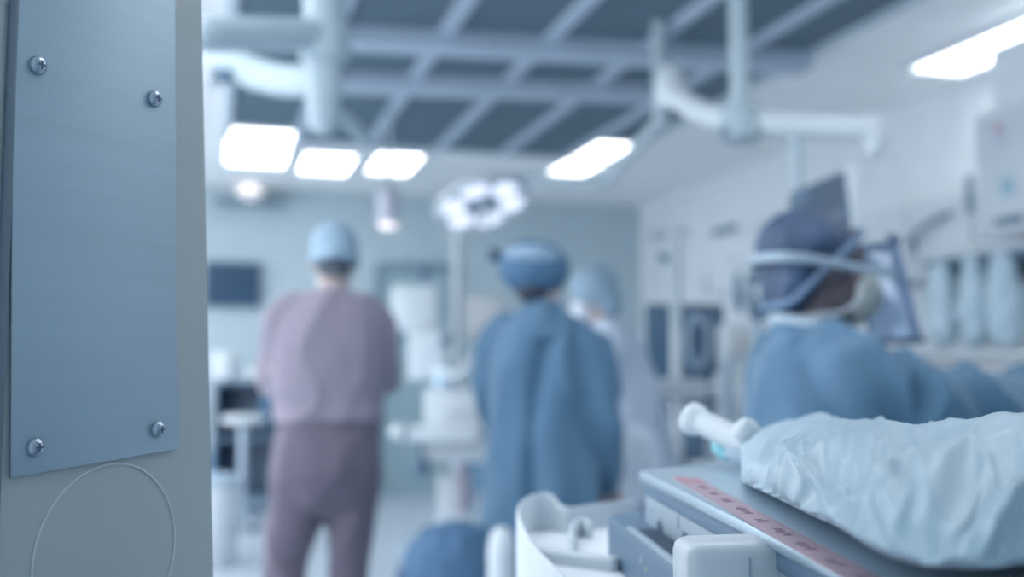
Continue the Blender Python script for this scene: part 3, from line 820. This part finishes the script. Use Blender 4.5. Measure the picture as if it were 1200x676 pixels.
# drop pole and monitor
pt = at(933, 150, 3.7)
mo = empty('hanging_monitor', at(958, 262, 3.62), 'dark tilted monitor hanging on a pole from the white boom arm', 'monitor')
MB().cyl(V((pt.x, pt.y, zat(235, 3.7))), V((pt.x, pt.y, ze - .04)), .022).build('pole', boomM, mo)
ca = (at(925, 226, 3.62), at(992, 197, 3.42), at(1000, 262, 3.40), at(920, 280, 3.60))
X = (ca[1] - ca[0]); X.z = 0; X = X.normalized(); nrm = (ca[1] - ca[0]).cross(ca[3] - ca[0]).normalized()
if nrm.dot(CP - ca[0]) < 0: nrm = -nrm
MB().prism(ca, -nrm * .05, .006).build('housing', dark2, mo)
cen = sum(ca, V((0, 0, 0))) / 4
MB().prism([cen + (p - cen) * .88 + nrm * .0005 for p in ca], nrm * .002).build('screen', mat('dim_screen', (50, 74, 98), .45), mo, False)
MB().prism((at(993, 192, 3.40), at(1008, 192, 3.42), at(1016, 272, 3.40), at(1002, 268, 3.38)), HY * .14, .006).build('side_panel', whiteM, mo)

# surgical lamp with pods
lc = at(565, 238, 5.4)
sl_ = empty('surgical_light', lc, 'large multi-lamp surgical light glowing above the blue-capped person', 'surgical light')
nd = (V((.15, -.45, -1))).normalized(); a, b, _ = frame(nd)
MB().lathe(lc, [(.02, -.06), (.1, -.05), (.14, -.02), (.13, .0)], nd, 28).build('hub', greyM, sl_)
MB().torus(lc, .24, .022, (a, b, nd), 48, 10).build('ring_handle', whiteM, sl_)
for k in range(6):
    th_ = 2 * math.pi * k / 6 + .25
    c = lc + (a * math.cos(th_) + b * math.sin(th_)) * .17
    pd = MB().lathe(c, [(.03, -.05), (.07, -.04), (.085, -.01), (.085, .012), (.078, .016)], nd, 24).build('lamp_pod', whiteM, sl_)
    MB().lathe(c + nd * .0165, [(.074, 0), (.074, .003), (.03, .006)], nd, 24).build('lens', lampM, pd)
ld = bpy.data.lights.new('surgical_beam', 'SPOT'); ld.energy = 120; ld.spot_size = R(60); ld.spot_blend = .6; ld.color = (.93, .95, 1)
lo = bpy.data.objects.new('surgical_beam', ld); COL.objects.link(lo); lo.parent = sl_
lo.location = nd * .05; lo.rotation_euler = nd.to_track_quat('-Z', 'Y').to_euler()
MB().cyl(lc + nd * .0, lc + nd * .12, .018).build('centre_grip', white2, sl_)
el = at(708, 214, 5.2)
MB().tube([lc - nd * .05, at(585, 212, 5.4), at(620, 212, 5.35)], .022, 5, 12).build('yoke', boomM, sl_)
MB().tube([at(612, 212, 5.35), el], [(.03, .035), (.03, .035)], 4, 14).build('lower_arm', boomM, sl_)
up = at(775, 140, 4.8)
MB().tube([el, up], [.03, .03], 4, 14).build('upper_arm', boomM, sl_)
MB().cyl(up - HZ * .04, V((up.x, up.y, ZC - .001)), .04).build('ceiling_column', boomM, sl_)

# small spot lamp hanging from the ceiling
sp = at(455, 262, 6.3)
t = empty('spot_lamp', sp, 'small glowing spot lamp hanging right of the capped man', 'lamp')
MB().cyl(sp + HZ * .2, V((sp.x, sp.y, ZC - .001)), .012).build('stem', boomM, t)
MB().lathe(sp, [(.062, 0), (.068, .03), (.062, .09), (.07, .1), (.07, .19), (.03, .22)], HZ, 24).build('lamp_shade', mat('lamp_shade_paint', (188, 192, 206), .5), t)
MB().ell(sp - HZ * .002, (.06, .06, .035)).build('bulb', warmM, t)

# round lamp on a bracket at the back wall
rl = ony(293, 225, YB - .16)
t = empty('round_wall_lamp', rl, 'round glowing lamp high on back wall above the wall screen', 'lamp')
MB().box((rl.x, YB - .09, rl.z - .085), (.62, .16, .05), None, .01).build('bracket_shelf', trimM, t)
MB().lathe(rl - HZ * .06, [(.13, 0), (.14, .02), (.13, .03)], HZ, 28).build('lamp_base', whiteM, t)
MB().ell(rl - HZ * .01, (.115, .1, .065)).build('globe', warmM, t)

# ================================================================== BACK OF THE ROOM
# wall screen
a, b = ony(240, 306, YB - .09), ony(305, 359, YB - .09)
t = empty('wall_screen', V(((a.x + b.x) / 2, YB, b.z)), 'dark flat screen on the back wall left of the capped man', 'monitor')
MB().box(((a.x + b.x) / 2, YB - .06, (a.z + b.z) / 2), (b.x - a.x, .05, a.z - b.z), None, .008).build('bezel', darkM, t)
MB().box(((a.x + b.x) / 2, YB - .087, (a.z + b.z) / 2), (b.x - a.x - .05, .006, a.z - b.z - .05)).build('screen', screenM, t, False)
MB().box(((a.x + b.x) / 2, YB - .02, (a.z + b.z) / 2), (.12, .04, .12)).build('wall_mount', midM, t)

# dark trolley at the left back
d = 8.3
tb = at(288, 450, d)
t = empty('supply_trolley', V((tb.x, tb.y, 0)), 'dark shelved supply trolley against back wall left of the man', 'trolley')
z0, z1 = .14, zat(447, d); hw_ = .26; X0 = V((tb.x, tb.y, 0)) + HY * .2
for i, z in enumerate((z0, (z0 + z1) * .5, z1 - .015)): MB().box(X0 + HZ * z, (hw_ * 2, .4, .03), HAX, .006).build('shelf', dark2, t)
for sx in (-1, 1):
    MB().box(X0 + HX * sx * (hw_ - .01) + HZ * (z0 + z1) / 2, (.02, .4, z1 - z0), HAX).build('side_panel', darkM, t)
    for sy in (-1, 1):
        p = X0 + HX * sx * .22 + HY * sy * .16
        MB().cyl(p + HZ * .06 - HX * .012, p + HZ * .06 + HX * .012, .06).build('castor', darkM, t)
MB().box(X0 + HY * .19 + HZ * (z0 + z1) / 2, (hw_ * 2, .015, z1 - z0), HAX).build('back_panel', darkM, t)
t = box_at(246, 411, 270, 447, d + .02, .2, whiteM, 'storage_box', None, .03); props(t, 'white rounded box at the left end on top of the dark trolley', 'box')
bsk = MB(); p = at(298, 455, d - .02); pz = V((p.x, p.y, z1))
bsk = MB().lathe(pz + HY * .15, [(.06, 0), (.1, .02), (.115, .07), (.1, .11), (.03, .12)], HZ, 24); o = bsk.build('kidney_bowl', white2)
props(o, 'white rounded bowl on the dark trolley, right of the white box', 'bowl')
o = MB().tube([at(316, 448, d - .12), at(316, 470, d - .12), at(314, 488, d - .12)], [.02, .07, .09], 5, 16).remesh('plastic_bag', linenM, None, .012, 4, folds(.012, 14, 9, 3))
props(o, 'blue plastic bag hanging at the right side of the dark trolley', 'bag')
# stool in front of the trolley
d = 7.6; p = at(286, 492, d); p0 = V((p.x, p.y, 0))
t = empty('stool', p0, 'round stool with pale seat in front of the dark trolley', 'stool')
MB().lathe(p0 + HZ * (p.z - .03), [(.15, 0), (.17, .02), (.17, .05), (.14, .07)], HZ, 28).build('seat', white2, t)
MB().cyl(p0 + HZ * .1, p0 + HZ * (p.z - .03), .035).build('post', steelM, t)
for k in range(5):
    e = p0 + V((math.cos(k * 1.2566), math.sin(k * 1.2566), 0)) * .25
    MB().tube([p0 + HZ * .11, e + HZ * .07], .018, 3, 10).build('foot_arm', steelM, t)
    MB().ell(e + HZ * .03, (.028, .028, .03)).build('castor', darkM, t)
# pale bin at the far left
p = at(256, 560, 6.2); p0 = V((p.x, p.y, 0))
t = empty('waste_bin', p0, 'pale waste bin on the floor beside the grey door edge', 'bin')
MB().lathe(p0, [(.1, 0), (.115, .02), (.135, p.z - .06), (.13, p.z - .04)], HZ, 28).build('bin_body', white2, t)
MB().lathe(p0 + HZ * (p.z - .04), [(.14, 0), (.142, .02), (.1, .06), (.02, .075)], HZ, 28).build('lid', greyM, t)

# anaesthesia machine in the centre
d = 6.1
cA = at(530, 480, d); cA0 = V((cA.x, cA.y, 0))
t = empty('anaesthesia_machine', cA0, 'white cluttered anaesthesia machine between the mauve man and the teal gown', 'medical machine')
MB().box(cA0 + HZ * .12, (.62, .5, .1), HAX, .03).build('base', greyM, t)
for sx in (-1, 1):
    for sy in (-1, 1):
        p = cA0 + HX * .26 * sx + HY * .2 * sy
        MB().cyl(p + HZ * .05 - HX * .015, p + HZ * .05 + HX * .015, .05).build('castor', darkM, t)
MB().box(cA0 + HZ * .36 + HX * .02, (.2, .2, .42), HAX, .02).build('column', white2, t)
box_at(497, 455, 585, 542, d - .25, .4, whiteM, 'cabinet_body', t, .02)
for (y0, y1) in ((462, 484), (488, 510), (514, 536)):
    q_ = box_at(520, y0, 580, y1, d - .27, .03, white2, 'drawer', t, .006)
tr = box_at(466, 502, 560, 518, d - .45, .3, whiteM, 'tray', t, .012)
MB().ell(at(468, 506, d - .45), (.055, .055, .045)).build('tray_knob', whiteM, t)
box_at(458, 334, 512, 388, d, .12, whiteM, 'monitor_back', t, .02)
box_at(478, 386, 524, 446, d - .1, .2, whiteM, 'module', t, .02)
MB().cyl(at(505, 380, d + .05), at(530, 470, d + .05), .03).build('support_arm', greyM, t)
MB().ell(at(497, 318, d + .06), (.045, .045, .03)).cyl(at(497, 318, d + .06), at(497, 338, d + .06), .014).build('status_lamp', dark2, t)
box_at(546, 346, 592, 398, d + .1, .14, mat('beige_enamel', (188, 194, 198), .5), 'monitor_back', t, .03)
MB().cyl(at(568, 392, d + .17), at(560, 470, d + .05), .025).build('support_arm', greyM, t)
MB().lathe(at(520, 455, d - .2), [(.05, 0), (.06, .01), (.06, .12), (.02, .15)], HZ, 20).build('absorber_canister', mat('clear_canister', (178, 206, 224), .25), t)
MB().ell(at(520, 400, d - .1), (.03, .03, .03)).build('gauge', midM, t)
MB().ell(at(524, 396, d - .05), (.04, .03, .04)).build('regulator', midM, t)
MB().tube([at(545, 535, d - .2), at(542, 560, d - .25), at(545, 585, d - .2), at(538, 600, d - .1)], .022, 6, 10).build('hose', mat('mauve_hose', (150, 140, 164), .5), t)
MB().ell(at(494, 548, d - .3), (.05, .05, .055)).cyl(at(494, 545, d - .3), at(494, 512, d - .3), .012).build('hanging_weight', dark2, t)
MB().tube([at(512, 430, d - .25), at(535, 440, d - .35), at(560, 420, d - .3), at(575, 445, d - .2)], .025, 6, 12).build('breathing_hose', whiteM, t)

# IV pole behind it
def iv_pole(px, ytop, d, label, hook):
    p = at(px, ytop, d); p0 = V((p.x, p.y, 0))
    t = empty('drip_stand', p0, label, 'drip stand', 'drip stands')
    MB().cyl(p0 + HZ * .08, p0 + HZ * p.z, .03).build('pole', whiteM, t)
    MB().tube([p0 + HZ * (p.z - .03) - HX * hook, p0 + HZ * p.z, p0 + HZ * (p.z - .03) + HX * .08], .014, 5, 10).build('hook_bar', whiteM, t)
    for k in range(5):
        e = p0 + V((math.cos(k * 1.2566), math.sin(k * 1.2566), 0)) * .19
        MB().tube([p0 + HZ * .1, e + HZ * .07], .014, 3, 8).build('foot_arm', boomM, t)
        MB().ell(e + HZ * .03, (.026, .026, .03)).build('castor', darkM, t)
    return t, p0, p.z
t, p0, zt_ = iv_pole(536, 270, 6.6, 'pale pole stand rising under the surgical light, left of the blue cap', .06)
MB().box(p0 + HZ * (zt_ - .2), (.075, .05, .3), HAX, .02).build('pump', boomM, t)
t, p0, zt_ = iv_pole(791, 268, 5.45, 'pale drip stand with side bracket in front of the dark workstation', .17)
MB().box(p0 + HZ * (zt_ - .3), (.06, .05, .5), HAX, .015).build('infusion_rail', boomM, t)
MB().ell(p0 - HX * .065 + HZ * (zt_ - .16), (.03, .025, .03)).build('clamp', midM, t)
MB().ell(p0 - HX * .12 + HZ * (zt_ - .035), (.08, .03, .03)).build('hanger_bracket', whiteM, t)

# draped operating table behind the two gowned people
d = 3.98
a, b = at(575, 500, d), at(768, 500, d)
c0 = (a + b) / 2 + HY * .21; c0 = V((c0.x, c0.y, 0)); L_ = (b - a).length
t = empty('operating_table', c0, 'operating table with pedestal under a white drape behind the teal gown', 'operating table')
MB().box(c0 + HZ * .89, (L_ - .06, .36, .07), HAX, .02).build('table_top', greyM, t)
MB().box(c0 + HZ * .48, (.24, .22, .76), HAX, .02).build('column', greyM, t)
MB().box(c0 + HZ * .06, (.5, .36, .1), HAX, .03).build('base', greyM, t)
m = MB()
NX, NY = 60, 60; rows = []
for i in range(NX + 1):
    r = []
    for j in range(NY + 1):
        u_ = -.5 + i / NX; v_ = (-.5 + j / NY)
        xx = u_ * (L_ + .5); yy = v_ * .92
        ox = max(0, abs(xx) - L_ / 2); oy = max(0, abs(yy) - .19)
        lump = .1 * math.exp(-((xx - .05) / .28) ** 2 - (yy / .2) ** 2)
        z = .935 + lump + .012 * noise.noise(V((xx * 6, yy * 6, 1))) - min(.3, (ox + oy))
        fx = max(-L_ / 2 - .015, min(L_ / 2 + .015, xx)); fy = max(-.2, min(.2, yy))
        wv = .02 * noise.noise(V((xx * 9, yy * 9, 4)))
        if oy > 0: fy += (wv + .012) * (1 if yy > 0 else -1) * min(1, oy * 8)
        if ox > 0: fx += (wv + .012) * (1 if xx > 0 else -1) * min(1, ox * 8)
        r.append(c0 + HX * fx + HY * fy + HZ * z)
    rows.append(r)
m.rings(rows, close=False, cap=False)
o = m.build('surgical_drape', mat('white_drape_cloth', (200, 214, 228), .8), None, True, flat_angle=180)
o.modifiers.new('s', 'SOLIDIFY').thickness = .004
props(o, 'white drape cloth spread over the operating table behind the teal gown', 'drape')

# blue linen hamper and white canister low in the middle
d = 2.9; p = at(532, 612, d); p0 = V((p.x, p.y, 0))
t = empty('linen_hamper', p0, 'round hamper with dark blue bag low in front of the anaesthesia machine', 'hamper')
MB().lathe(p0, [(.13, .1), (.15, .14), (.155, p.z - .16), (.135, p.z - .08), (.09, p.z - .02), (.02, p.z)], HZ, 36).remesh('linen_bag', linenM, t, .008, 4, folds(.012, 12, 4, 2))
m = MB().torus(p0 + HZ * (p.z - .15), .16, .011, (HX, HY, HZ), 40, 8)
m.torus(p0 + HZ * .08, .17, .011, (HX, HY, HZ), 40, 8)
for k in range(4):
    e = V((math.cos(k * 1.5708 + .5), math.sin(k * 1.5708 + .5), 0)) * .165
    m.cyl(p0 + e + HZ * .06, p0 + e + HZ * (p.z - .15), .009, None, 10)
m.build('hoop_frame', linenM, t)
for k in range(4):
    e = V((math.cos(k * 1.5708 + .5), math.sin(k * 1.5708 + .5), 0)) * .165
    MB().ell(p0 + e + HZ * .03, (.026, .026, .03)).build('castor', darkM, t)
d = 2.55; p = at(588, 618, d); p0 = V((p.x, p.y, 0))
t = empty('suction_canister', p0, 'tall white canister on a stand between blue hamper and holder tray', 'canister')
MB().lathe(p0 + HZ * (p.z - .36), [(.03, 0), (.034, .02), (.036, .3), (.03, .34), (.012, .36)], HZ, 28).build('canister_body', white2, t)
MB().cyl(p0 + HZ * .03, p0 + HZ * (p.z - .35), .018).build('stand_post', greyM, t)
MB().lathe(p0, [(.13, 0), (.13, .02), (.04, .04), (.02, .06)], HZ, 28).build('stand_base', greyM, t)

# dark workstation
d = 5.75
cw = at(802, 440, d); cw0 = V((cw.x, cw.y, 0)) + HY * .25
t = empty('workstation', cw0, 'dark medical workstation with white keyboard tray behind the second drip stand', 'medical machine')
MB().box(cw0 + HZ * .1, (.5, .5, .1), HAX, .03).build('base', midM, t)
for sx in (-1, 1):
    for sy in (-1, 1):
        p = cw0 + HX * .2 * sx + HY * .2 * sy; MB().cyl(p + HZ * .05 - HX * .015, p + HZ * .05 + HX * .015, .05).build('castor', darkM, t)
box_at(768, 455, 842, 540, d + .1, .35, dark2, 'cabinet', t, .02)
bx_ = box_at(758, 356, 850, 450, d, .08, darkM, 'display_housing', t, .015)
box_at(764, 362, 844, 444, d - .012, .01, mat('dull_screen', (78, 108, 134), .3), 'screen', t, .002)
MB().box(cw0 + HZ * .7, (.12, .12, 1.1), HAX, .02).build('column', midM, t)
kt = box_at(771, 444, 829, 470, d - .68, .22, whiteM, 'keyboard_tray', t, .015)
MB().tube([at(826, 462, d - .45), at(838, 470, d - .1), at(836, 480, d + .1)], .02, 4, 10).build('tray_arm', midM, t)
MB().tube([at(812, 372, d - .1), at(806, 400, d - .14), at(814, 428, d - .12), at(828, 420, d - .12), at(830, 385, d - .12), at(818, 370, d - .1)], .02, 6, 12).build('hose', greyM, t)
MB().tube([at(838, 360, d - .08), at(846, 400, d - .1), at(840, 450, d - .1), at(832, 500, d - .05)], .018, 6, 12).build('cable', midM, t)
box_at(790, 495, 838, 530, d + .02, .1, midM, 'drawer', t, .01)
box_at(800, 478, 850, 500, d - .1, .2, greyM, 'shelf_bin', t, .02)

# pale equipment stack behind the visored person
d = 4.4; c = at(876, 440, d); c0 = V((c.x, c.y, 0)) + HY * .2
t = empty('monitor_cart', c0, 'pale equipment cart left of the visored person, carrying small modules', 'medical cart')
MB().box(c0 + HZ * .08, (.3, .36, .08), HAX, .02).build('base', greyM, t)
for sx in (-1, 1):
    for sy in (-1, 1):
        p = c0 + HX * .12 * sx + HY * .14 * sy; MB().cyl(p + HZ * .04 - HX * .012, p + HZ * .04 + HX * .012, .04).build('castor', darkM, t)
MB().box(c0 + HZ * .5, (.26, .28, .84), HAX, .02).build('cabinet', white2, t)
box_at(850, 378, 896, 432, d, .2, white2, 'module', t, .015)
box_at(856, 392, 884, 418, d - .008, .01, mat('beige_panel', (176, 184, 188), .6), 'module_panel', t, .004)
box_at(846, 436, 900, 470, d, .2, whiteM, 'drawer', t, .012)
box_at(850, 474, 900, 510, d, .2, white2, 'drawer', t, .012)
MB().tube([at(856, 420, d - .05), at(850, 450, d - .1), at(858, 490, d - .08)], .02, 5, 10).build('cable', greyM, t)
# small dark framed monitor above it
d = 3.9
t = empty('patient_monitor', at(888, 372, d), 'small dark-framed monitor with pale round display behind the visored head', 'monitor')
box_at(880, 318, 930, 373, d, .05, dark2, 'bezel', t, .008)
box_at(888, 328, 926, 362, d - .006, .008, greyM, 'screen', t, .002)
MB().lathe(at(893, 342, d - .008), [(.035, 0), (.035, .004), (.01, .005)], -HY, 24).build('dial', whiteM, t)
box_at(862, 322, 870, 366, d + .02, .03, midM, 'side_bracket', t, .004)
q_ = at(890, 372, d); MB().cyl(q_ + HY * .03, V((q_.x, q_.y, .02)) + HY * .03, .02).build('support_post', greyM, t)
MB().lathe(V((q_.x, q_.y, 0)) + HY * .03, [(.15, 0), (.15, .02), (.05, .045), (.02, .05)], HZ, 28).build('floor_base', greyM, t)

# wall cupboard on the right wall, far
a = onx(822, 262, 4.0); b = onx(892, 312, 4.0)
def wall_cup(xa, px0, px1, z0, z1, label, dark=None, nm='wall_cupboard'):
    y0 = onx(px0, 300, xa).y; y1 = onx(px1, 300, xa).y
    y0, y1 = min(y0, y1), max(y0, y1)
    t = empty(nm, V(((xa + XR) / 2, (y0 + y1) / 2, z0)), label, 'cupboard')
    MB().box(((xa + XR) / 2, (y0 + y1) / 2, (z0 + z1) / 2), (XR - xa - .004, y1 - y0, z1 - z0), None, .01).build('cupboard_body', wallR, t)
    n = max(1, round((y1 - y0) / .55)); w_ = (y1 - y0) / n
    for k in range(n):
        yc = y0 + w_ * (k + .5)
        dd = MB().box((xa - .01, yc, (z0 + z1) / 2), (.018, w_ - .012, z1 - z0 - .02), None, .004).build('cupboard_door', whiteM, t)
        MB().box((xa - .028, yc + w_ * .36, (z0 + z1) / 2 - .05), (.016, .018, .12), None, .004).build('handle', trimM, dd)
    return t, y0, y1
t, y0, y1 = wall_cup(3.85, 826, 905, 1.78, 2.1, 'pale wall cupboard with dark slot left of the hanging monitor')
q_ = onx(850, 270, 3.845); MB().box((3.838, q_.y, q_.z), (.02, .42, .06), None, .01).build('dark_slot', dark2, t)
t, y0, y1 = wall_cup(3.80, 1003, 1143, 1.72, 2.16, 'long pale wall cupboard on the right wall above the blue bags')
# tall narrow cabinet nearest on the right
xa = 3.45
ya = onx(1146, 300, xa).y
t = empty('tall_cabinet', V(((xa + XR) / 2, ya - .4, 1.0)), 'tall pale cabinet at right edge with a red-marked notice on it', 'cabinet')
zt_ = onx(1150, 132, xa).z; zlo = onx(1150, 292, 3.55).z + .04
MB().box(((xa + XR) / 2, ya - .5, (zlo + zt_) / 2), (XR - xa - .004, 1.0, zt_ - zlo), None, .012).build('cabinet_body', wallR, t)
dd = MB().box((xa - .011, ya - .5, (zlo + zt_) / 2), (.02, .94, zt_ - zlo - .05), None, .005).build('cabinet_door', whiteM, t)
q_ = onx(1171, 158, xa - .024); MB().box((xa - .024, q_.y, q_.z), (.004, .07, .11), None, .001).build('notice', paperM, dd)
q2 = onx(1170, 150, xa - .028); MB().box((xa - .0275, q2.y, q2.z), (.003, .04, .035), None, .001).build('red_mark', redM, dd)
q_ = onx(1180, 218, xa - .024); MB().box((xa - .024, q_.y, q_.z), (.004, .09, .09), None, .001).build('blue_notice', mat('blue_notice_paper', (158, 190, 206), .7), dd)
q_ = onx(1183, 258, xa - .026); MB().box((xa - .026, q_.y, q_.z), (.03, .16, .035), None, .006).build('handle_bar', midM, t)
zb0 = onx(1152, 56, xa).z
b_ = MB().box(((xa + XR) / 2, ya - .53, (zb0 + zt_) / 2), (XR - xa - .06, .9, zb0 - zt_ - .002), None, .03).build('supply_box', wallR)
props(b_, 'pale box on top of the tall cabinet at upper right edge', 'box')
# shelf below, with hanging bags
xs_ = 3.55
zs = onx(1150, 292, xs_).z
ys0, ys1 = onx(1230, 292, xs_).y, onx(1074, 292, xs_).y
t = empty('wall_shelf', V(((xs_ + XR) / 2, (ys0 + ys1) / 2, zs - .03)), 'white wall shelf at right with pale blue bags hanging below', 'shelf')
MB().box(((xs_ + XR) / 2, (ys0 + ys1) / 2, zs), (XR - xs_ - .004, ys1 - ys0, .035), None, .006).build('shelf_board', whiteM, t)
MB().box((xs_ + .02, (ys0 + ys1) / 2, zs - .035), (.02, ys1 - ys0 - .05, .03), None, .004).build('rail', midM, t)
for k in range(3):
    yy = ys0 + (ys1 - ys0) * (.15 + .35 * k)
    MB().box(((xs_ + XR) / 2, yy, zs - .06), (XR - xs_ - .05, .02, .08), None, .004).build('bracket', trimM, t)
random.seed(5)
for k, (px, lab) in enumerate(((1104, 'pale blue plastic bag hanging from shelf rail, nearest the visor'), (1140, 'pale blue plastic bag hanging in the middle of the shelf rail'), (1176, 'pale blue plastic bag hanging from shelf rail, nearest the right edge'))):
    p = onx(px, 310, xs_ + .03); zz = zs - .05
    ztm = onx(px, 402, xs_ + .03).z
    m = MB(); hgt = zz - ztm
    m.tube([V((p.x, p.y, zz)), V((p.x, p.y, zz - hgt * .25)), V((p.x, p.y, zz - hgt * .6)), V((p.x, p.y, ztm + .04))], [(.05, .03), (.078, .055), (.086, .075), (.074, .06)], 6, 20, V((1, 0, 0)))
    o = m.remesh('plastic_bag', bagM, None, .01, 3, folds(.022, 10, 5, k + 2))
    props(o, lab, 'bag', 'blue bags on the shelf rail')
# counter below
xc = 3.5; zc_ = onx(1150, 415, xc).z
yc0, yc1 = onx(1240, 415, xc).y, onx(1010, 415, xc).y
t = empty('wall_counter', V(((xc + XR) / 2, (yc0 + yc1) / 2, 0)), 'pale counter with cupboards along the right wall under the bags', 'counter')
MB().box(((xc + XR) / 2, (yc0 + yc1) / 2, zc_), (XR - xc - .004, yc1 - yc0, .04), None, .006).build('worktop', whiteM, t)
MB().box(((xc + XR) / 2 + .03, (yc0 + yc1) / 2, zc_ / 2 + .03), (XR - xc - .08, yc1 - yc0 - .04, zc_ - .1), None, .006).build('cupboard_body', wallR, t)
nn = 4
for k in range(nn):
    w_ = (yc1 - yc0 - .06) / nn; yy = yc0 + .03 + w_ * (k + .5)
    MB().box((xc + .055, yy, zc_ / 2 + .02), (.02, w_ - .015, zc_ - .16), None, .004).build('cupboard_door', white2, t)
# socket strip and loose cable on the right wall
q_ = onx(1135, 228, 3.77)
t = MB().box((3.778, q_.y, q_.z), (.02, .05, .2), None, .006).build('switch_plate', trimM); props(t, 'narrow dark vertical fitting on the pale wall cupboard', 'wall fitting')
cb = MB().tube([onx(1062, 288, 3.7), onx(1072, 274, 3.7), onx(1090, 260, 3.72), onx(1112, 250, 3.76)], .016, 6, 10).build('cable', trimM)
props(cb, 'grey cable curving up to the pale wall cupboard behind the visor', 'cable')
